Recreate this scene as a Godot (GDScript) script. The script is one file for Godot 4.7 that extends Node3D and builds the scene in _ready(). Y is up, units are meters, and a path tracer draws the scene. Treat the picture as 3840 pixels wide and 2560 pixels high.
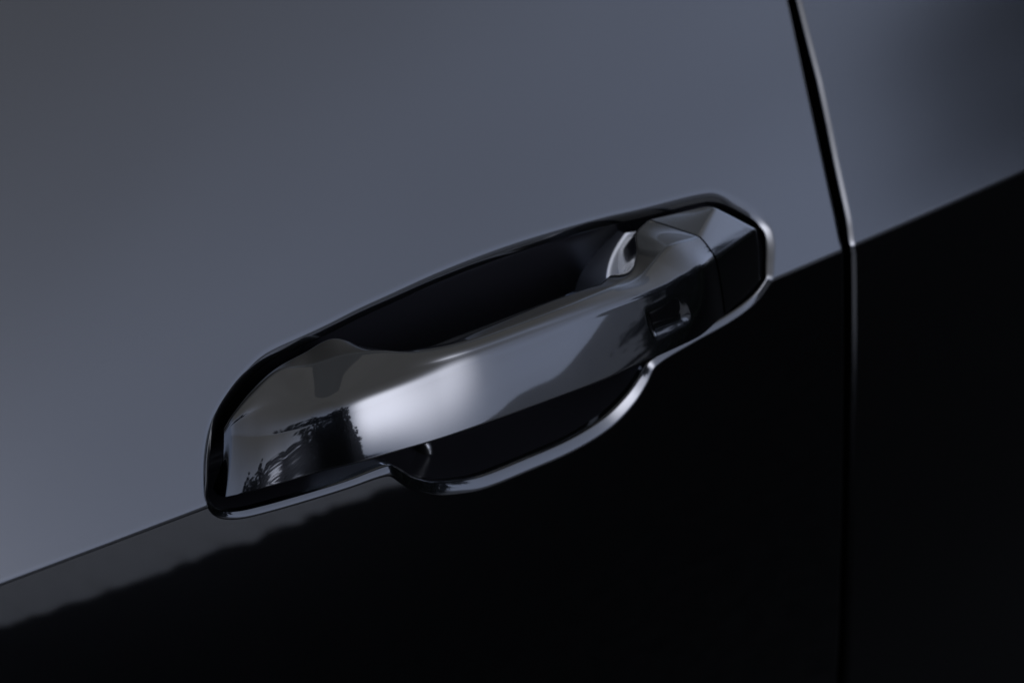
extends Node3D
# A close-up of a dark car's door handle. The car is modelled in millimetres about a point on the door crease,
# 0.95 m above the ground: x runs along the car, y up, z out of the door.

const CAR_Y := 0.95
const SUN_AZ := 2.0      # degrees from straight out of the door towards +x
const SUN_EL := 21.0

const STATIONS := [
	[Vector3(-106.1,17.5,-10.3), Vector3(-106.4,17.2,-9.6), Vector3(-107.0,15.8,-8.8), Vector3(-112.4,0.9,-4.5)],
	[Vector3(-102.8,21.7,-9.8), Vector3(-103.3,21.6,-8.6), Vector3(-104.2,18.3,-6.6), Vector3(-112.8,0.7,-0.9)],
	[Vector3(-95.1,26.4,-10.7), Vector3(-96.5,26.7,-8.2), Vector3(-98.8,19.6,-3.2), Vector3(-106.1,2.5,4.3)],
	[Vector3(-85.5,30.0,-11.6), Vector3(-86.3,31.3,-8.1), Vector3(-92.1,21.1,0.9), Vector3(-97.5,3.7,7.9)],
	[Vector3(-71.9,30.7,-13.7), Vector3(-76.9,30.8,-5.7), Vector3(-85.3,22.9,5.3), Vector3(-87.4,5.2,11.9)],
	[Vector3(-62.2,32.8,-12.0), Vector3(-67.8,32.9,-1.0), Vector3(-76.9,25.4,11.0), Vector3(-78.6,7.0,17.5)],
	[Vector3(-56.3,31.0,-3.7), Vector3(-58.6,33.6,5.3), Vector3(-65.0,26.8,14.8), Vector3(-67.5,8.1,21.4)],
	[Vector3(-49.2,32.2,9.4), Vector3(-49.6,32.9,12.9), Vector3(-47.5,28.2,18.4), Vector3(-51.4,9.1,25.6)],
	[Vector3(-35.4,32.8,16.1), Vector3(-35.7,32.7,17.6), Vector3(-31.6,29.4,21.1), Vector3(-33.1,10.1,28.7)],
	[Vector3(-12.5,33.2,17.9), Vector3(-12.6,33.0,19.4), Vector3(-9.6,29.7,22.4), Vector3(-11.3,10.3,30.3)],
	[Vector3(5.4,33.4,18.2), Vector3(5.3,33.2,19.7), Vector3(10.8,29.8,22.7), Vector3(8.6,10.1,30.7)],
	[Vector3(25.3,32.7,16.8), Vector3(25.4,32.2,18.3), Vector3(31.2,28.9,21.8), Vector3(30.3,9.5,29.2)],
	[Vector3(39.6,31.4,12.2), Vector3(40.1,31.3,15.7), Vector3(46.2,28.1,20.2), Vector3(47.5,8.5,27.0)],
	[Vector3(50.9,31.9,3.3), Vector3(50.1,32.8,12.3), Vector3(57.4,27.7,18.3), Vector3(60.0,7.4,24.3)],
	[Vector3(56.4,36.0,-2.5), Vector3(60.5,34.6,10.0), Vector3(67.5,27.1,16.5), Vector3(69.5,7.5,21.2)],
	[Vector3(63.9,37.8,-4.6), Vector3(74.6,32.7,8.4), Vector3(76.9,26.3,13.4), Vector3(78.0,6.7,17.2)],
]
const HOLE := [Vector2(-114.3,-3.2), Vector2(-117.0,0.1), Vector2(-116.8,4.2), Vector2(-113.3,10.9), Vector2(-107.4,17.7), Vector2(-98.5,23.0), Vector2(-87.3,27.8), Vector2(-80.7,29.4), Vector2(-67.0,30.3), Vector2(-56.6,31.0), Vector2(-44.0,32.1), Vector2(-31.5,32.8), Vector2(-13.2,33.8), Vector2(5.3,34.2), Vector2(23.9,34.0), Vector2(42.7,33.2), Vector2(61.7,32.0), Vector2(73.2,30.9), Vector2(85.0,30.0), Vector2(101.0,28.7), Vector2(109.6,27.1), Vector2(116.9,22.8), Vector2(124.5,16.2), Vector2(124.8,11.9), Vector2(121.1,5.4), Vector2(117.4,0.2), Vector2(111.1,-3.9), Vector2(99.5,-6.7), Vector2(81.7,-8.7), Vector2(63.3,-11.6), Vector2(59.5,-16.0), Vector2(53.8,-21.4), Vector2(44.1,-26.2), Vector2(28.4,-28.9), Vector2(7.3,-29.2), Vector2(-11.5,-28.7), Vector2(-22.6,-26.3), Vector2(-29.9,-23.8), Vector2(-38.9,-18.6), Vector2(-43.4,-14.6), Vector2(-48.7,-10.8), Vector2(-53.9,-10.2), Vector2(-65.1,-10.1), Vector2(-81.9,-8.9), Vector2(-98.3,-7.3), Vector2(-108.0,-5.8)]
const SEAM_FRONT := [Vector2(171.7,76.1), Vector2(165.8,49.8), Vector2(160.4,23.3), Vector2(157.8,10.0), Vector2(156.3,2.1), Vector2(157.0,-7.8), Vector2(161.0,-39.9), Vector2(166.5,-77.6), Vector2(178.3,-139.7), Vector2(193.9,-202.7)]
const SEAM_REAR := [Vector2(180.0,75.8), Vector2(176.8,58.2), Vector2(175.1,46.6), Vector2(170.6,27.9), Vector2(168.1,15.6), Vector2(166.5,7.5), Vector2(164.2,0.3), Vector2(165.0,-4.2), Vector2(169.7,-41.8), Vector2(176.0,-85.7), Vector2(187.3,-142.1), Vector2(203.9,-206.0)]

var paint: StandardMaterial3D
var gap_black: StandardMaterial3D
var cup_black: StandardMaterial3D
var rear_paint: StandardMaterial3D
var glint_metal: StandardMaterial3D
var handle_paint: StandardMaterial3D


func _ready() -> void:
	# --- camera -------------------------------------------------------------
	var cam := Camera3D.new()
	cam.name = "camera"
	add_child(cam)
	var aim := Vector3(0.0, CAR_Y + 0.01609, 0.0)
	cam.position = Vector3(-0.60395, CAR_Y + 0.4466, 0.67075)
	cam.look_at(aim)
	var lens := CameraAttributesPhysical.new()
	lens.frustum_focal_length = 110.0
	lens.frustum_focus_distance = 0.955
	lens.exposure_aperture = 14.0
	cam.attributes = lens
	cam.keep_aspect = Camera3D.KEEP_HEIGHT
	cam.fov = 12.26
	cam.near = 0.05
	cam.far = 400.0
	cam.current = true

	# --- sky, sun, exposure ---------------------------------------------------
	var we := WorldEnvironment.new()
	we.name = "world_environment"
	var env := Environment.new()
	env.background_mode = Environment.BG_SKY
	env.tonemap_mode = Environment.TONE_MAPPER_LINEAR
	env.tonemap_exposure = 2.15
	env.sdfgi_enabled = true
	env.ssao_enabled = true
	env.ssil_enabled = true
	var sky := Sky.new()
	var pano := PanoramaSkyMaterial.new()
	pano.panorama = overcast_sky()
	sky.sky_material = pano
	env.sky = sky
	we.environment = env
	add_child(we)
	var sun := DirectionalLight3D.new()
	sun.name = "sun"
	sun.light_energy = 0.15
	sun.light_color = Color(1.0, 0.98, 0.95)
	sun.light_angular_distance = 160.0
	sun.shadow_enabled = true
	add_child(sun)
	sun.look_at_from_position(heading(SUN_AZ, SUN_EL) * 10.0, Vector3.ZERO)

	make_materials()
	build_ground()
	build_added_backdrop()
	build_car()
	build_trees()


func heading(az: float, el: float) -> Vector3:
	var a := deg_to_rad(az)
	var e := deg_to_rad(el)
	return Vector3(sin(a) * cos(e), sin(e), cos(a) * cos(e))


func overcast_sky() -> ImageTexture:
	# thin overcast: pale and bluish low down, greyer overhead, with the veiled sun's wide bright patch
	var w := 512
	var h := 256
	var im := Image.create(w, h, false, Image.FORMAT_RGBF)
	var n := FastNoiseLite.new()
	n.seed = 11
	n.frequency = 1.6
	n.fractal_octaves = 4
	var sun_dir := heading(SUN_AZ, SUN_EL)
	for j in h:
		var el := PI * (0.5 - (j + 0.5) / h)
		for i in w:
			var a := TAU * (i + 0.5) / w
			var d := Vector3(sin(a) * cos(el), sin(el), -cos(a) * cos(el))
			var up := smoothstep(0.25, 0.78, d.y)
			var low := Color(0.61, 0.76, 1.16)
			var high := Color(0.19, 0.203, 0.226)
			var c := low.lerp(high, up)
			var cloud := 1.0 + 0.22 * n.get_noise_3d(d.x, d.y * 2.2, d.z)
			var ang := rad_to_deg(acos(clampf(d.dot(sun_dir), -1.0, 1.0)))
			var glow := 6.5 * exp(-pow(ang / 14.0, 2.6)) + 0.45 * exp(-pow(ang / 28.0, 2.0))
			im.set_pixel(i, j, Color(c.r * cloud + glow * 0.94, c.g * cloud + glow * 0.96, c.b * cloud + glow * 1.08))
	return ImageTexture.create_from_image(im)


# --- naming ------------------------------------------------------------------

func tag(o: Node, label: String, category := "", group := "", kind := "") -> void:
	if label: o.set_meta("label", label)
	if category: o.set_meta("category", category)
	if group: o.set_meta("group", group)
	if kind: o.set_meta("kind", kind)


func mesh_node(called: String, m: Mesh, mat: Material, parent: Node) -> MeshInstance3D:
	var o := MeshInstance3D.new()
	o.name = called
	o.mesh = m
	o.material_override = mat
	parent.add_child(o, true)
	return o


# --- materials -----------------------------------------------------------------

func noise_texture(freq: float, octaves: int, lo: float, hi: float, seed_ := 1, size := 512) -> NoiseTexture2D:
	var n := FastNoiseLite.new()
	n.seed = seed_
	n.frequency = freq
	n.fractal_octaves = octaves
	var t := NoiseTexture2D.new()
	t.width = size
	t.height = size
	t.seamless = true
	t.noise = n
	var g := Gradient.new()
	g.set_color(0, Color(lo, lo, lo))
	g.set_color(1, Color(hi, hi, hi))
	t.color_ramp = g
	return t


func make_materials() -> void:
	paint = StandardMaterial3D.new()
	paint.resource_name = "dark_metallic_paint"
	paint.albedo_color = Color(0.005, 0.0052, 0.006).linear_to_srgb()
	paint.metallic = 1.0
	paint.roughness = 0.3
	paint.clearcoat_enabled = true
	paint.clearcoat = 1.0
	paint.clearcoat_roughness = 0.03
	rear_paint = paint.duplicate()
	rear_paint.clearcoat_roughness = 0.16
	handle_paint = paint.duplicate()
	handle_paint.clearcoat_roughness = 0.045
	glint_metal = paint.duplicate()  # brighter metal put in so the recess sheet mirrors a white sliver
	glint_metal.albedo_color = Color(0.50, 0.52, 0.58).linear_to_srgb()
	glint_metal.roughness = 0.38
	cup_black = StandardMaterial3D.new()
	cup_black.resource_name = "dark_recess_finish"  # shade of the recess put into a finish duller than the paint
	cup_black.albedo_color = Color(0.004, 0.004, 0.005).linear_to_srgb()
	cup_black.roughness = 0.25
	cup_black.metallic_specular = 0.15
	gap_black = StandardMaterial3D.new()
	gap_black.resource_name = "black_rubber"
	gap_black.albedo_color = Color(0.008, 0.008, 0.008).linear_to_srgb()
	gap_black.roughness = 0.8
	gap_black.metallic_specular = 0.2


# --- triangle soup with given normals --------------------------------------------

class Soup:
	var v := PackedVector3Array()
	var n := PackedVector3Array()

	func tri(a: Vector3, b: Vector3, c: Vector3, na: Vector3, nb: Vector3, nc: Vector3) -> void:
		var g := (b - a).cross(c - a)
		if g.length_squared() < 1e-14:
			return
		if g.dot(na + nb + nc) > 0.0:
			v.append_array([a * 0.001, c * 0.001, b * 0.001]); n.append_array([na, nc, nb])
		else:
			v.append_array([a * 0.001, b * 0.001, c * 0.001]); n.append_array([na, nb, nc])

	func flat(a: Vector3, b: Vector3, c: Vector3, towards: Vector3) -> void:
		var g := (b - a).cross(c - a).normalized()
		if g.dot(towards) < 0.0: g = -g
		tri(a, b, c, g, g, g)

	# a grid of points, rows x columns; around: the columns close; out: a point the normals look away from, per row
	func grid(p: Array, around: bool, flip := false) -> void:
		var rows := p.size()
		var cols: int = p[0].size()
		var nn := []
		for i in rows:
			var row := PackedVector3Array()
			for j in cols:
				var i0 := maxi(i - 1, 0)
				var i1 := mini(i + 1, rows - 1)
				var j0 := (j - 1 + cols) % cols if around else maxi(j - 1, 0)
				var j1 := (j + 1) % cols if around else mini(j + 1, cols - 1)
				var q: Vector3 = (p[i1][j] - p[i0][j]).cross(p[i][j1] - p[i][j0])
				if q.length_squared() < 1e-20: q = Vector3.UP
				q = q.normalized()
				row.append(-q if flip else q)
			nn.append(row)
		for i in rows - 1:
			for j in (cols if around else cols - 1):
				var k := (j + 1) % cols
				tri(p[i][j], p[i][k], p[i + 1][k], nn[i][j], nn[i][k], nn[i + 1][k])
				tri(p[i][j], p[i + 1][k], p[i + 1][j], nn[i][j], nn[i + 1][k], nn[i + 1][j])

	func fan(row: Array, towards: Vector3) -> void:
		var c := Vector3.ZERO
		for q in row: c += q
		c /= row.size()
		for j in row.size():
			flat(c, row[j], row[(j + 1) % row.size()], towards)

	func mesh() -> ArrayMesh:
		var a := []
		a.resize(Mesh.ARRAY_MAX)
		a[Mesh.ARRAY_VERTEX] = v
		a[Mesh.ARRAY_NORMAL] = n
		var m := ArrayMesh.new()
		m.add_surface_from_arrays(Mesh.PRIMITIVE_TRIANGLES, a)
		return m


# --- the car's side ----------------------------------------------------------------

const GLINT_SHEET_X := 0.30
const PLAN_R := 5.0       # the body curves gently in plan
const CREASE := 1.5       # half width of the rolled crease

func skin_z(x: float, y: float) -> float:
	var X := x * 0.001
	var Y := y * 0.001
	var z := -X * X / (2.0 * PLAN_R)
	if Y > 0.0:
		z -= 0.56 * Y + 0.35 * Y * Y
	else:
		var q := minf(-Y, 0.2)
		z -= 0.02 * -Y + 0.5 * q * q + 0.2 * (-Y - q)
	return z * 1000.0


func skin_n(x: float, y: float) -> Vector3:
	var X := x * 0.001
	var Y := y * 0.001
	var above := -(0.56 + 0.7 * maxf(Y, 0.0))
	var below := 0.02 + minf(maxf(-Y, 0.0), 0.2)
	var s := lerpf(below, above, smoothstep(-CREASE, CREASE, y))
	return Vector3(X / PLAN_R, -s, 1.0).normalized()


func skin(q: Vector2) -> Vector3:
	return Vector3(q.x, q.y, skin_z(q.x, q.y))


func spline_closed(pts: Array, steps: int) -> PackedVector2Array:
	var fine := PackedVector2Array()
	var n := pts.size()
	for i in n:
		var a: Vector2 = pts[(i - 1 + n) % n]
		var b: Vector2 = pts[i]
		var c: Vector2 = pts[(i + 1) % n]
		var d: Vector2 = pts[(i + 2) % n]
		var tb := (c - a) * (b.distance_to(c) / (a.distance_to(b) + b.distance_to(c)))
		var tc := (d - b) * (b.distance_to(c) / (b.distance_to(c) + c.distance_to(d)))
		for k in 24:
			fine.append(hermite2(b, c, tb, tc, k / 24.0))
	return even(fine, steps)


func hermite2(b: Vector2, c: Vector2, tb: Vector2, tc: Vector2, t: float) -> Vector2:
	var t2 := t * t
	var t3 := t2 * t
	return b * (2 * t3 - 3 * t2 + 1) + tb * (t3 - 2 * t2 + t) + c * (-2 * t3 + 3 * t2) + tc * (t3 - t2)


func hermite3(b: Vector3, c: Vector3, tb: Vector3, tc: Vector3, t: float) -> Vector3:
	var t2 := t * t
	var t3 := t2 * t
	return b * (2 * t3 - 3 * t2 + 1) + tb * (t3 - 2 * t2 + t) + c * (-2 * t3 + 3 * t2) + tc * (t3 - t2)


func even(p: PackedVector2Array, steps: int) -> PackedVector2Array:
	var cum := PackedFloat32Array([0.0])
	for i in p.size():
		cum.append(cum[i] + p[i].distance_to(p[(i + 1) % p.size()]))
	var total := cum[p.size()]
	var out := PackedVector2Array()
	var at := 0
	for k in steps:
		var want := total * k / steps
		while cum[at + 1] < want: at += 1
		var f := (want - cum[at]) / maxf(cum[at + 1] - cum[at], 1e-6)
		out.append(p[at].lerp(p[(at + 1) % p.size()], f))
	return out


func smooth_ring(p: PackedVector2Array, times: int) -> PackedVector2Array:
	var n := p.size()
	for t in times:
		var q := p.duplicate()
		for i in n:
			q[i] = (p[(i - 1 + n) % n] + p[i] * 2.0 + p[(i + 1) % n]) * 0.25
		p = q
	return p


func seam_x(table: Array, y: float) -> float:
	# the shut line's x at a height; the tables run downwards, and the line goes on straight past their ends
	var n := table.size()
	for i in n - 1:
		var a: Vector2 = table[i]
		var b: Vector2 = table[i + 1]
		if y >= b.y or i == n - 2:
			if y > a.y and i > 0: continue
			var tb: Vector2 = (b - (table[i - 1] if i > 0 else a))
			var f := (y - a.y) / (b.y - a.y)
			if f < 0.0 or f > 1.0:
				return lerpf(a.x, b.x, f)
			# smooth between neighbours
			var sa: float = (b.x - table[i - 1].x) / (b.y - table[i - 1].y) if i > 0 else (b.x - a.x) / (b.y - a.y)
			var sb: float = (table[i + 2].x - a.x) / (table[i + 2].y - a.y) if i < n - 2 else (b.x - a.x) / (b.y - a.y)
			var hgt := b.y - a.y
			var f2 := f * f
			var f3 := f2 * f
			return a.x * (2 * f3 - 3 * f2 + 1) + sa * hgt * (f3 - 2 * f2 + f) + b.x * (-2 * f3 + 3 * f2) + sb * hgt * (f3 - f2)
	return table[n - 1].x


const DOOR_TOP := 300.0
const DOOR_BOTTOM := -430.0
const DOOR_FRONT := -620.0
const DOOR_REAR := 700.0
const HOLE_N := 900


func outer_hit(c: Vector2, dir: Vector2) -> Vector2:
	# where a ray from inside the recess leaves the front door's outline
	var best := 1e9
	if dir.x < 0.0: best = minf(best, (DOOR_FRONT - c.x) / dir.x)
	if dir.y > 0.0: best = minf(best, (DOOR_TOP - c.y) / dir.y)
	if dir.y < 0.0: best = minf(best, (DOOR_BOTTOM - c.y) / dir.y)
	if dir.x > 0.0:
		var lo := 0.0
		var hi := minf(best, 2000.0)
		var far := c + dir * hi
		if far.x > seam_x(SEAM_FRONT, far.y):
			for k in 50:
				var mid := (lo + hi) * 0.5
				var q := c + dir * mid
				if q.x > seam_x(SEAM_FRONT, q.y): hi = mid
				else: lo = mid
			best = lo
	return c + dir * best


func rim_radius(q: Vector2) -> float:
	if q.x > 60.0 and q.y < 0.0: return 3.4
	if q.y < -11.5: return 6.0
	if q.y < 1.0 and q.x < -40.0: return 3.4
	if q.x < -60.0: return 1.9
	if q.x > 100.0 and q.y < 25.0: return 4.2
	return 3.2


func clip_rows(s: Soup, a: Vector2, b: Vector2, c: Vector2, cuts: Array) -> void:
	# splits a flat triangle along lines of constant height, so that facets follow the crease
	var polys := [[a, b, c]]
	for y in cuts:
		var next := []
		for poly in polys:
			var lo := []
			var hi := []
			for i in poly.size():
				var p: Vector2 = poly[i]
				var q: Vector2 = poly[(i + 1) % poly.size()]
				if p.y >= y: hi.append(p)
				if p.y <= y: lo.append(p)
				if (p.y - y) * (q.y - y) < 0.0:
					var x := p.lerp(q, (y - p.y) / (q.y - p.y))
					x.y = y
					lo.append(x)
					hi.append(x)
			if lo.size() > 2: next.append(lo)
			if hi.size() > 2: next.append(hi)
		polys = next
	for poly in polys:
		for i in range(1, poly.size() - 1):
			s.tri(skin(poly[0]), skin(poly[i]), skin(poly[i + 1]), skin_n(poly[0].x, poly[0].y), skin_n(poly[i].x, poly[i].y), skin_n(poly[i + 1].x, poly[i + 1].y))


func roll_edge(s: Soup, line: PackedVector2Array, dirs: PackedVector2Array, radii: PackedFloat32Array, depth: float, closed: bool, bevels := PackedFloat32Array(), ramps := PackedFloat32Array()) -> Array:
	# rolls the skin over a rounded edge and on inwards; gives back the last row of points
	var n := line.size()
	var steps := 24
	var pts := []
	var nor := []
	var places := []
	var facing := []
	for i in n:
		var nn := skin_n(line[i].x, line[i].y)
		var d := Vector3(dirs[i].x, dirs[i].y, 0.0)
		d = (d - nn * d.dot(nn)).normalized()
		var bevel: float = bevels[i] if bevels.size() else 16.0
		var ramp: float = ramps[i] if ramps.size() else 0.3
		var q := skin(line[i])
		var col := [q]
		var ncol := [nn]
		for k in steps:
			var t := edge_turn((k + 0.5) / steps, bevel, ramp)
			q += (d * cos(t) - nn * sin(t)) * (radii[i] / steps)
			t = edge_turn((k + 1.0) / steps, bevel, ramp)
			col.append(q)
			ncol.append((nn * cos(t) + d * sin(t)).normalized())
		col.append(q - nn * depth)
		ncol.append(ncol[-1])
		places.append(col)
		facing.append(ncol)
	for k in steps + 2:
		var row := []
		var nrow := []
		for i in n:
			row.append(places[i][k])
			nrow.append(facing[i][k])
		pts.append(row)
		nor.append(nrow)
	for k in steps + 1:
		for i in (n if closed else n - 1):
			var j := (i + 1) % n
			s.tri(pts[k][i], pts[k][j], pts[k + 1][j], nor[k][i], nor[k][j], nor[k + 1][j])
			s.tri(pts[k][i], pts[k + 1][j], pts[k + 1][i], nor[k][i], nor[k + 1][j], nor[k + 1][i])
	return pts[steps + 1]


func edge_turn(u: float, bevel: float, ramp: float) -> float:
	# a pressed lip: it turns in quickly, runs on as a bevel, then drops into the opening
	return deg_to_rad(bevel * lerpf(smoothstep(0.0, ramp, u), minf(u / ramp, 1.0), 0.5) + 10.0 * u + (80.0 - bevel) * smoothstep(lerpf(0.72, 0.9, (ramp - 0.3) / 0.42), 1.0, u))


func ring_normals(p: PackedVector2Array) -> PackedVector2Array:
	# in-plane, to the left of the direction of travel
	var n := p.size()
	var out := PackedVector2Array()
	for i in n:
		var t := (p[(i + 1) % n] - p[(i - 1 + n) % n]).normalized()
		out.append(Vector2(-t.y, t.x))
	return out


func build_car() -> void:
	var car := Node3D.new()
	car.name = "car"
	add_child(car)
	car.position = Vector3(0, CAR_Y, 0)
	tag(car, "dark grey car side with door handle, sharp crease and shut line between two doors", "car")

	# the recess outline, smoothed, and the line where its rim starts to roll in
	var hole := smooth_ring(spline_closed(HOLE, HOLE_N), 6)
	var area := 0.0
	for i in HOLE_N: area += hole[i].cross(hole[(i + 1) % HOLE_N])
	var inward := ring_normals(hole)
	if area < 0.0:
		for i in HOLE_N: inward[i] = -inward[i]
	var radii := PackedFloat32Array()
	for i in HOLE_N: radii.append(lerpf(rim_radius(hole[i]), 5.0, smoothstep(0.2, 0.7, -inward[i].y)))
	for t in 400:
		var r2 := radii.duplicate()
		for i in HOLE_N: r2[i] = (radii[(i - 1 + HOLE_N) % HOLE_N] + radii[i] * 2.0 + radii[(i + 1) % HOLE_N]) * 0.25
		radii = r2
	var lip := PackedVector2Array()
	for i in HOLE_N: lip.append(hole[i] - inward[i] * radii[i] * 0.86)
	lip = smooth_ring(lip, 4)

	# front door: rings from the rim out to the door's outline
	var door := Soup.new()
	var centre := Vector2(5.0, 6.0)
	var outer := PackedVector2Array()
	for i in HOLE_N: outer.append(outer_hit(centre, (lip[i] - centre).normalized()))
	var fr := [0.0]
	var step := 0.004
	while fr[-1] < 1.0:
		fr.append(minf(1.0, fr[-1] + step))
		step = minf(step * 1.12, 0.06)
	var cuts := [-CREASE, -CREASE * 0.5, 0.0, CREASE * 0.5, CREASE]
	for k in fr.size() - 1:
		for i in HOLE_N:
			var j := (i + 1) % HOLE_N
			var a := lip[i].lerp(outer[i], fr[k])
			var b := lip[j].lerp(outer[j], fr[k])
			var c := lip[j].lerp(outer[j], fr[k + 1])
			var d := lip[i].lerp(outer[i], fr[k + 1])
			clip_rows(door, a, b, c, cuts)
			clip_rows(door, a, c, d, cuts)
	var bevels := PackedFloat32Array()
	var ramps := PackedFloat32Array()
	for i in HOLE_N:
		var q := hole[i]
		var above := smoothstep(-0.05, 0.5, -inward[i].y)
		ramps.append(lerpf(0.3, 0.72, above))
		bevels.append(lerpf(lerpf(28.0, 12.0, above), 13.0, smoothstep(100.0, 113.0, q.x) * smoothstep(-8.0, -1.0, q.y) * (1.0 - smoothstep(16.0, 22.0, q.y))))
	var back := roll_edge(door, lip, inward, radii, 1.5, true, bevels, ramps)
	# outer edges of the door
	var edge := PackedVector2Array()
	var edge_out := PackedVector2Array()
	var y := DOOR_TOP
	while y >= DOOR_BOTTOM:
		edge.append(Vector2(seam_x(SEAM_FRONT, y), y))
		edge_out.append(seam_out(SEAM_FRONT, y))
		y -= 1.0 if absf(y) < 150.0 else 5.0
	roll_edge(door, edge, edge_out, fill(edge.size(), 1.6), 14.0, false)
	edge = PackedVector2Array([Vector2(DOOR_FRONT, DOOR_BOTTOM), Vector2(DOOR_FRONT, -40), Vector2(DOOR_FRONT, -1), Vector2(DOOR_FRONT, 1), Vector2(DOOR_FRONT, 40), Vector2(DOOR_FRONT, DOOR_TOP)])
	edge_out = PackedVector2Array()
	for q in edge: edge_out.append(Vector2.LEFT)
	roll_edge(door, edge, edge_out, fill(edge.size(), 1.6), 14.0, false)
	mesh_node("front_door", door.mesh(), paint, car)

	# finger recess behind the handle
	var cup := Soup.new()
	var rows := []
	for k in 61:
		var q := k / 60.0 * PI * 0.5
		var row := []
		for i in HOLE_N:
			var o: Vector3 = back[i]
			var c := Vector3(clampf(o.x, -55.0, 70.0), clampf(o.y, 4.0, 6.0), 0.0)
			var f := 1.0 - pow(cos(q), 0.4)
			var pt := Vector3(lerpf(o.x, c.x, f), lerpf(o.y, c.y, f), 0.0)
			pt.z = lerpf(o.z, cup_floor(pt.x, pt.y), pow(sin(q), 0.4))
			row.append(pt)
		rows.append(row)
	cup.grid(rows, true, area > 0.0)
	mesh_node("finger_recess", cup.mesh(), cup_black, car)
	glint_sheet(car)

	# rear door beyond the shut line
	var rear := Soup.new()
	var ys := [DOOR_BOTTOM, -300.0, -200.0, -150.0, -120.0, -90.0, -70.0, -50.0, -35.0, -22.0, -14.0, -8.0, -5.0, -3.0, -CREASE, -0.75, 0.0, 0.75, CREASE, 3.0, 5.0, 8.0, 12.0, 18.0, 26.0, 36.0, 50.0, 66.0, 84.0, 105.0, 130.0, 170.0, 230.0, DOOR_TOP]
	for k in ys.size() - 1:
		var x0 := seam_x(SEAM_REAR, ys[k])
		var x1 := seam_x(SEAM_REAR, ys[k + 1])
		for i in 24:
			var f0 := pow(i / 24.0, 1.6)
			var f1 := pow((i + 1) / 24.0, 1.6)
			var a := Vector2(lerpf(x0, DOOR_REAR, f0), ys[k])
			var b := Vector2(lerpf(x0, DOOR_REAR, f1), ys[k])
			var c := Vector2(lerpf(x1, DOOR_REAR, f1), ys[k + 1])
			var d := Vector2(lerpf(x1, DOOR_REAR, f0), ys[k + 1])
			clip_rows(rear, a, b, c, [])
			clip_rows(rear, a, c, d, [])
	edge = PackedVector2Array()
	edge_out = PackedVector2Array()
	for k in ys.size():
		var yy: float = ys[ys.size() - 1 - k]
		edge.append(Vector2(seam_x(SEAM_REAR, yy), yy))
		edge_out.append(-seam_out(SEAM_REAR, yy))
	roll_edge(rear, edge, edge_out, fill(edge.size(), 3.0), 14.0, false)
	mesh_node("rear_door", rear.mesh(), rear_paint, car)

	# rubber seal in the shut line
	var seal := Soup.new()
	var sr := []
	y = DOOR_TOP
	while y >= DOOR_BOTTOM:
		var x := (seam_x(SEAM_FRONT, y) + seam_x(SEAM_REAR, y)) * 0.5
		var z := skin_z(x, y) - 15.0
		sr.append([Vector3(x - 14, y, z - 12), Vector3(x - 14, y, z), Vector3(x, y, z + 1.5), Vector3(x + 14, y, z), Vector3(x + 14, y, z - 12)])
		y -= 5.0
	seal.grid(sr, true)
	mesh_node("door_seal", seal.mesh(), gap_black, car)

	lower_glint(car)
	build_handle(car)


func cup_floor(x: float, y: float) -> float:
	# the finger recess leans down a little; the bright rear sheet is a separate addition
	var z := -29.0 + 0.34 * (y - 10.0)
	return z


func glint_sheet(car: Node3D) -> void:
	# bright sheet added in the recess's rear, tilted to mirror a sliver of sky
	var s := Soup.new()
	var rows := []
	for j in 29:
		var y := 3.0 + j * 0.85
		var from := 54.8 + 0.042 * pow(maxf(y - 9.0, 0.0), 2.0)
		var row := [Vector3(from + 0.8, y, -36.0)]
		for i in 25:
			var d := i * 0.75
			row.append(Vector3(from + d, y, -16.5 + GLINT_SHEET_X * (from + d - 57.0) - 0.60 * (y - 16.0) + 0.006 * (pow(24.0 - y, 2.0) - 64.0) + 0.012 * d * d - 0.5 * exp(-d * 2.5)))
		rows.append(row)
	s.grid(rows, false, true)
	mesh_node("recess_glint_sheet", s.mesh(), glint_metal, car)


func fill(n: int, value: float) -> PackedFloat32Array:
	var a := PackedFloat32Array()
	a.resize(n)
	a.fill(value)
	return a


func seam_out(table: Array, y: float) -> Vector2:
	var t := Vector2(seam_x(table, y + 1.0) - seam_x(table, y - 1.0), 2.0).normalized()
	return Vector2(t.y, -t.x)


func lower_glint(car: Node3D) -> void:
	# small bump added in the lower recess to stand in for a glint
	var m := StandardMaterial3D.new()
	m.resource_name = "lower_glint_satin"
	m.albedo_color = Color(0.09, 0.09, 0.092).linear_to_srgb()
	m.metallic = 1.0
	m.roughness = 0.35
	var s := Soup.new()
	var rows := []
	for j in 9:
		var t := j / 8.0 * PI * 0.5
		var row := []
		for i in 24:
			var a := TAU * i / 24.0
			var e := pow(pow(absf(cos(a)), 3.0) + pow(absf(sin(a)), 3.0), -1.0 / 3.0)
			row.append(Vector3(-14.5, -27.0, -27.0) + Vector3(cos(a) * 2.3 * e * sin(t), sin(a) * 4.2 * e * sin(t) - cos(a) * 0.8 * sin(t), 4.0 * cos(t)))
		rows.append(row)
	s.grid(rows, true, false)
	mesh_node("lower_glint", s.mesh(), m, car)


# --- the handle -----------------------------------------------------------------------

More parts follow.
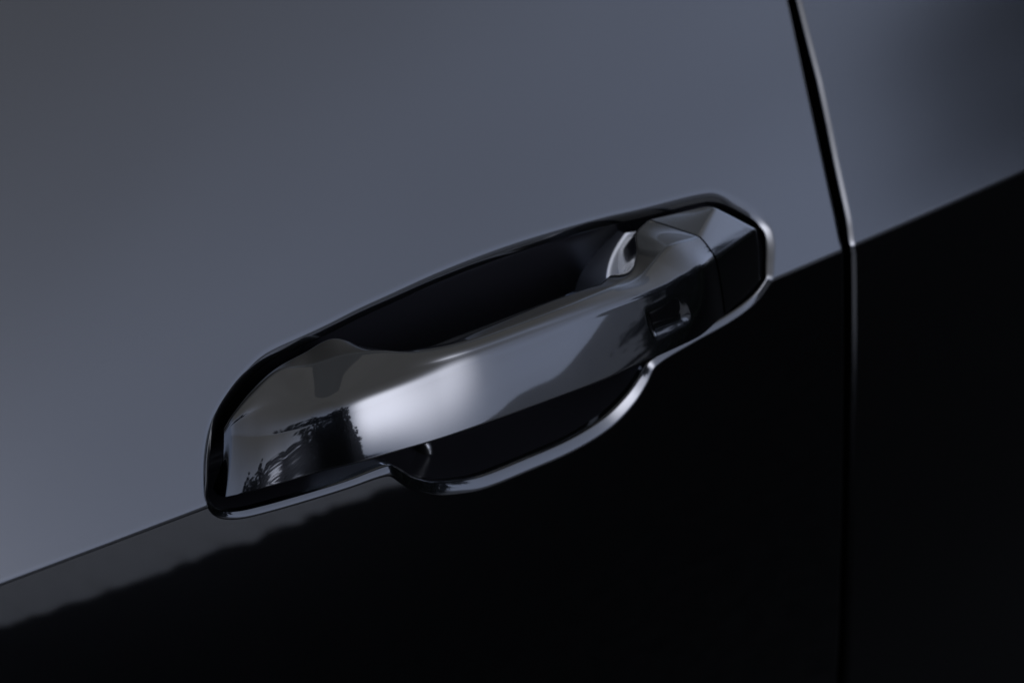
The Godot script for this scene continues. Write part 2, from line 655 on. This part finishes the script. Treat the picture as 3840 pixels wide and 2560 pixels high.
func section(corners: Array, radii: Array, counts: Array, bulges: Array) -> Array:
	# a closed outline through the corners, each rounded; counts and bulges are for the side after each corner
	var n := corners.size()
	var out := []
	for i in n:
		var p: Vector3 = corners[i]
		var a: Vector3 = corners[(i - 1 + n) % n]
		var b: Vector3 = corners[(i + 1) % n]
		var c: Vector3 = corners[(i + 2) % n]
		var ra := minf(radii[i], 0.45 * minf(p.distance_to(a), p.distance_to(b)))
		var e0 := p + (a - p).normalized() * ra
		var e1 := p + (b - p).normalized() * ra
		for k in 7:
			var t := k / 6.0
			out.append(e0 * (1 - t) * (1 - t) + p * (2 * t * (1 - t)) + e1 * (t * t))
		var rb := minf(radii[(i + 1) % n], 0.45 * minf(b.distance_to(p), b.distance_to(c)))
		var f0 := b + (p - b).normalized() * rb
		var side := (b - p)
		var nrm := Vector3(0, -side.z, side.y).normalized() * (-1.0)
		for k in range(1, counts[i]):
			var t: float = k / float(counts[i])
			out.append(e1.lerp(f0, t) + nrm * (bulges[i] * 4.0 * t * (1.0 - t)))
	return out


func station_at(s: float) -> Array:
	# the handle's control corners at a station number, smoothly between the tabled ones
	var n := STATIONS.size()
	var i := clampi(int(floor(s)), 0, n - 2)
	var f := s - i
	var out := []
	for k in 4:
		var b: Vector3 = STATIONS[i][k]
		var c: Vector3 = STATIONS[i + 1][k]
		var a: Vector3 = STATIONS[i - 1][k] if i > 0 else b * 2.0 - c
		var d: Vector3 = STATIONS[i + 2][k] if i < n - 2 else c * 2.0 - b
		var lbc := b.distance_to(c)
		var tb := (c - a) * (lbc / (a.distance_to(b) + lbc))
		var tc := (d - b) * (lbc / (lbc + c.distance_to(d)))
		out.append(hermite3(b, c, tb, tc, f))
	return out


func curve(points: Array, s: float) -> float:
	# straight interpolation through (station, value) pairs
	for i in points.size() - 1:
		if s <= points[i + 1].x:
			return lerpf(points[i].y, points[i + 1].y, smoothstep(0.0, 1.0, clampf((s - points[i].x) / (points[i + 1].x - points[i].x), 0.0, 1.0)))
	return points[-1].y


func build_handle(car: Node3D) -> void:
	var handle := Node3D.new()
	handle.name = "door_handle"
	car.add_child(handle, true)

	# grip: sections swept along the tabled edges
	var grip := Soup.new()
	var rows := []
	var total := 520
	for m in total + 1:
		var s := 15.0 * m / total
		var q := station_at(s)
		rows.append(grip_section(q, s))
	# rounded left end: the first section carried back into the recess
	var front := []
	for k in 6:
		var t := k / 6.0
		var row := []
		for p in rows[0]:
			row.append(p + Vector3(14.0, -2.0, -10.0) * (1.0 - t) * (1.0 - t))
		front.append(row)
	rows = front + rows
	dimple(rows)
	grip.grid(rows, true, false)
	grip.fan(rows[0], Vector3(-1, 0, 0))
	grip.fan(rows[-1], Vector3(1, 0, 0))
	mesh_node("grip", grip.mesh(), handle_paint, handle)

	# end cap behind the parting line
	var cap := Soup.new()
	var st := station_at(15.0)
	var gap := Vector3(0.75, 0, 0)
	var k0: Array = [st[0] + gap, st[1] + gap, st[2] + gap, st[3] + gap]
	var k1: Array = [Vector3(88.8, 36.0, -3.0), Vector3(89.8, 36.6, 0.0), Vector3(105.7, 25.6, 5.0), Vector3(104.7, 7.9, 8.0)]
	var k2: Array = [Vector3(94.0, 22.0, -26.0), Vector3(97.0, 22.0, -26.0), Vector3(106.0, 15.0, -24.0), Vector3(104.0, 6.0, -24.0)]
	rows = []
	for m in 25:
		var t := m / 24.0 * 0.94
		rows.append(cap_section(k0, k1, k1, k1, t))
	for m in range(1, 11):
		rows.append(cap_round(k0, k1, k2, m / 10.0))
	rows.append(cap_section(k1, k2, k2, k2, 1.0))
	cap.grid(rows, true, false)
	cap.fan(rows[0], Vector3(-1, 0, 0))
	cap.fan(rows[-1], Vector3(0, 0, -1))
	mesh_node("end_cap", cap.mesh(), handle_paint, handle)


func grip_section(q: Array, s: float) -> Array:
	var a2: Vector3 = q[0]
	var a: Vector3 = q[1]
	var b: Vector3 = q[2]
	var c: Vector3 = q[3]
	var deep := curve([Vector2(0, -14), Vector2(5, -16), Vector2(7, 6), Vector2(8, 11), Vector2(11, 10), Vector2(12.5, 0), Vector2(13.5, -18), Vector2(15, -26)], s)
	var d := c + Vector3(0, -0.6, -4.0)
	var e := Vector3(c.x, c.y + 2.0, minf(deep, d.z - 1.0))
	var h := Vector3(a2.x, a2.y - 1.5, minf(deep, a2.z - 1.0))
	var tuck := 1.0 - smoothstep(4.5, 6.5, s)
	e.x += tuck * 1.35 * (d.z - e.z)
	h += Vector3(1.3, -1.05, 0.0) * tuck * (a2.z - h.z)
	h += Vector3(0.5, -0.8, 0.0) * smoothstep(11.5, 13.0, s) * (a2.z - h.z)
	var rb := curve([Vector2(0, 1.5), Vector2(3, 4.5), Vector2(5, 4.0), Vector2(7.5, 2.2), Vector2(11, 1.8), Vector2(15, 1.8)], s)
	var bulge := curve([Vector2(0, 0.4), Vector2(3, 0.6), Vector2(6, 0.45), Vector2(9, 0.3), Vector2(15, 0.3)], s)
	return section([h, a2, a, b, c, d, e], [2.0, 0.8, 1.2, rb, 0.7, 1.0, 3.0], [3, 4, 8, 44, 4, 4, 4], [0, 0, 0.15, bulge, 0, 0, 0])


func dimple(rows: Array) -> void:
	# shallow touch pad pressed into the front face near the parting line
	var first := 7 * 4 + 2 + 3 + 7
	for row in rows:
		for k in 43:
			var p: Vector3 = row[first + k]
			var t := (k + 1) / 44.0
			var along := smoothstep(35.6, 38.6, p.x - (t - 0.6) * 3.0) * (1.0 - smoothstep(51.6, 57.8, p.x - (t - 0.6) * 3.0))
			var across := smoothstep(0.1, 0.58, t) * (1.0 - smoothstep(0.58, 0.76, t))
			if along * across > 0.0:
				row[first + k] = p + Vector3(-0.1, -0.3, -0.95) * (1.0 * along * across)


func cap_section(a: Array, b: Array, _c: Array, _d: Array, t: float) -> Array:
	var q := []
	for k in 4: q.append(a[k].lerp(b[k], t))
	return cap_outline(q)


func cap_round(a: Array, b: Array, c: Array, t: float) -> Array:
	var q := []
	for k in 4:
		var p0: Vector3 = a[k].lerp(b[k], 0.94)
		var p2: Vector3 = b[k].lerp(c[k], 0.06)
		q.append(p0 * (1 - t) * (1 - t) + b[k] * (2 * t * (1 - t)) + p2 * (t * t))
	return cap_outline(q)


func cap_outline(q: Array) -> Array:
	var a: Vector3 = q[0]
	var d: Vector3 = q[3] + Vector3(-0.3, -0.6, -4.0)
	var e := Vector3(q[3].x - 1.0, q[3].y + 2.0, -26.0)
	var h := Vector3(a.x + 0.6 * (a.z + 26.0), a.y - 0.75 * (a.z + 26.0), -26.0)
	return section([h, q[0], q[1], q[2], q[3], d, e], [2.0, 0.8, 1.5, 1.6, 0.8, 1.0, 3.0], [3, 6, 6, 14, 4, 4, 4], [0, 0.1, 0.15, 0.3, 0, 0, 0])


# --- what the paint mirrors ---------------------------------------------------------------

func build_ground() -> void:
	var asphalt := StandardMaterial3D.new()
	asphalt.resource_name = "dark_asphalt"
	asphalt.albedo_texture = noise_texture(0.08, 4, 0.06, 0.11, 3)
	asphalt.roughness = 1.0
	asphalt.metallic_specular = 0.0
	asphalt.uv1_triplanar = true
	asphalt.uv1_world_triplanar = true
	asphalt.uv1_scale = Vector3.ONE * 0.7
	var pm := PlaneMesh.new()
	pm.size = Vector2(160, 160)
	var g := mesh_node("ground", pm, asphalt, self)
	tag(g, "dark asphalt under and around the car, mirrored black in its lower door", "", "", "structure")

	# pale gravel verge beside the asphalt, ragged along its near edge
	var gravel := StandardMaterial3D.new()
	gravel.resource_name = "pale_gravel"
	gravel.albedo_texture = noise_texture(0.12, 5, 0.72, 0.86, 5)
	gravel.roughness = 1.0
	gravel.metallic_specular = 0.0
	gravel.uv1_triplanar = true
	gravel.uv1_world_triplanar = true
	gravel.uv1_scale = Vector3.ONE * 1.3
	var s := Soup.new()
	var n := FastNoiseLite.new()
	n.seed = 4
	n.frequency = 0.03
	n.fractal_octaves = 5
	var rows := []
	for j in 12:
		var row := []
		for i in 451:
			var x := -300.0 + i * 3.2
			var near := 1233.0 - (x - 480.0) * 0.16 + 16.0 * n.get_noise_1d(x) + 22.0 * n.get_noise_1d(x * 9.0 + 900.0)
			if x > 980.0: near = minf(near + (x - 980.0) * 8.0, 2590.0)
			var z := lerpf(near, 2600.0, pow(j / 11.0, 1.5))
			row.append(Vector3(x, 5.0 + 14.0 * sin(PI * minf(1.0, j / 6.0)), z))
		rows.append(row)
	s.grid(rows, false, false)
	var v := mesh_node("gravel_verge", s.mesh(), gravel, self)
	tag(v, "pale gravel verge beside the asphalt, mirrored as the grey strip under the crease", "", "", "structure")


func build_added_backdrop() -> void:
	# beyond the dark lane: an unseen pale gravel yard, added for the handle's reflections
	var gravel := StandardMaterial3D.new()
	gravel.resource_name = "added_yard_gravel"
	gravel.albedo_texture = noise_texture(0.12, 5, 0.58, 0.70, 8)
	gravel.roughness = 1.0
	gravel.metallic_specular = 0.0
	gravel.uv1_triplanar = true
	gravel.uv1_world_triplanar = true
	gravel.uv1_scale = Vector3.ONE * 1.1
	var pm := PlaneMesh.new()
	pm.size = Vector2(60, 17)
	var yard := mesh_node("added_gravel_yard", pm, gravel, self)
	yard.position = Vector3(10, 0.006, 4.0 + 8.5)
	tag(yard, "pale gravel yard added farther off to be mirrored in the handle", "", "", "structure")
	# unseen pale hillside, added far off to the right to tone the handle's reflection
	var grass := StandardMaterial3D.new()
	grass.resource_name = "added_hillside"
	grass.albedo_texture = noise_texture(0.02, 4, 0.70, 0.78, 9)
	grass.roughness = 1.0
	grass.metallic_specular = 0.0
	grass.uv1_triplanar = true
	grass.uv1_world_triplanar = true
	grass.uv1_scale = Vector3.ONE * 0.05
	var s := Soup.new()
	var rows := []
	for j in 9:
		var row := []
		for i in 61:
			var az := 8.0 + i * 2.0
			var crest := (2.5 * smoothstep(6.0, 22.0, az) + 9.0 * smoothstep(13.0, 50.0, az)) * (1.0 - smoothstep(80.0, 128.0, az)) + 0.2 * sin(az * 0.7)
			var dist := 70.0 + j * 9.0
			var p := heading(az, 0.0) * dist
			row.append(Vector3(p.x, dist * tan(deg_to_rad(crest)) * sin(j / 8.0 * PI * 0.5) * 1.02 - 0.4 * (8 - j) / 8.0, p.z) * 1000.0)
		rows.append(row)
	s.grid(rows, false, false)
	var added_hill := mesh_node("added_hill", s.mesh(), grass, self)
	tag(added_hill, "smooth pale hillside added far off for its reflection low in the handle", "", "", "structure")


func build_trees() -> void:
	var bark := StandardMaterial3D.new()
	bark.resource_name = "dark_bark"
	bark.albedo_color = Color(0.05, 0.04, 0.03).linear_to_srgb()
	bark.roughness = 0.95
	var leaf := StandardMaterial3D.new()
	leaf.resource_name = "dark_leaves"
	leaf.albedo_color = Color(0.025, 0.034, 0.018).linear_to_srgb()
	leaf.roughness = 1.0
	leaf.metallic_specular = 0.0
	leaf.cull_mode = BaseMaterial3D.CULL_DISABLED
	# azimuth from the door, distance, height, crown radius
	tree("evergreen_tree", -15.0, 12.5, 5.2, 1.3, 22, 150, leaf, bark, "small dark evergreen at the right end of the row mirrored in the handle")
	tree("evergreen_tree", -22.0, 12.0, 8.8, 1.9, 26, 300, leaf, bark, "slim tall evergreen next to the small one, mirrored in the handle")
	tree("evergreen_tree", -31.0, 11.5, 9.3, 2.3, 21, 300, leaf, bark, "tallest evergreen of the row, in its middle")
	tree("evergreen_tree", -42.0, 11.0, 7.6, 2.3, 28, 300, leaf, bark, "broad evergreen between the tallest and the low bushy one")
	tree("evergreen_tree", -49.0, 12.5, 5.6, 2.0, 29, 300, leaf, bark, "dark evergreen standing back behind the low bushy one")
	tree("evergreen_tree", -57.0, 10.5, 4.8, 2.4, 27, 260, leaf, bark, "low bushy evergreen at the left end of the row mirrored in the handle")
	tree("evergreen_tree", -37.0, 13.5, 8.2, 2.2, 31, 300, leaf, bark, "evergreen standing back behind the broad one")
	tree("evergreen_tree", 66.0, 9.0, 6.3, 2.6, 23, 320, leaf, bark, "big unseen evergreen added behind the car to mirror dark in the rear door")  # unseen, added so its reflection darkens the rear door

func tree(called: String, az: float, dist: float, height: float, radius: float, seed_: int, count: int, leaf: Material, bark: Material, label: String) -> void:
	var rng := RandomNumberGenerator.new()
	rng.seed = seed_
	var root := Node3D.new()
	root.name = called if not has_node(called) else "%s_%03d" % [called, get_tree_count()]
	add_child(root, true)
	var h := heading(az, 0.0) * dist
	root.position = Vector3(h.x, 0, h.z)
	tag(root, label, "tree", "trees mirrored in the car")
	var wood := Soup.new()
	limb(wood, Vector3.ZERO, Vector3(rng.randf_range(-150, 150), height * 930.0, rng.randf_range(-150, 150)), 120.0, 14.0)
	var s := Soup.new()
	var clumps := []
	for k in count:
		var t := sqrt(rng.randf_range(0.0, 1.0))
		t = 1.0 - t                              # more of them low in the crown
		var a := rng.randf() * TAU
		var wide := radius * 1000.0 * (0.12 + 0.88 * pow(1.0 - t, 0.5))
		var reach := wide * sqrt(rng.randf_range(0.02, 1.0)) * rng.randf_range(0.8, 1.08)
		var c := Vector3(cos(a) * reach, height * 1000.0 * (0.06 + 0.92 * t) - reach * 0.12, sin(a) * reach)
		clumps.append([c, rng.randf_range(200.0, 420.0) * (0.55 + 0.6 * (1.0 - t)), Vector3(cos(a), -0.1, sin(a))])
		limb(wood, Vector3(0, c.y + reach * 0.25, 0), c, 26.0, 6.0)
	for cl in clumps:
		for k in 260:
			var o: Vector3 = Vector3(rng.randfn(), rng.randfn() * 0.6, rng.randfn()) * cl[1] * 0.45 + cl[2] * rng.randfn() * cl[1] * 0.5
			var p: Vector3 = cl[0] + o
			var u: Vector3 = (Vector3(rng.randfn(), rng.randfn(), rng.randfn()) * 0.7 + cl[2]).normalized()
			var w := u.cross(Vector3(rng.randfn(), rng.randfn(), rng.randfn())).normalized()
			var l := rng.randf_range(60.0, 120.0)
			var nn := u.cross(w)
			s.tri(p - u * l, p + w * l * 0.35, p + u * l, nn, nn, nn)
			s.tri(p - u * l, p + u * l, p - w * l * 0.35, nn, nn, nn)
	mesh_node("trunk", wood.mesh(), bark, root)
	mesh_node("crown", s.mesh(), leaf, root)


func get_tree_count() -> int:
	var n := 0
	for c in get_children():
		if c.name.begins_with("evergreen_tree"): n += 1
	return n


func limb(s: Soup, a: Vector3, b: Vector3, ra: float, rb: float) -> void:
	var d := (b - a).normalized()
	var u := d.cross(Vector3(0.3, 0.1, 1.0)).normalized()
	var w := d.cross(u)
	var rows := []
	for k in 5:
		var t := k / 4.0
		var row := []
		for i in 8:
			var q := TAU * i / 8.0
			row.append(a.lerp(b, t) + (u * cos(q) + w * sin(q)) * lerpf(ra, rb, t))
		rows.append(row)
	s.grid(rows, true, false)
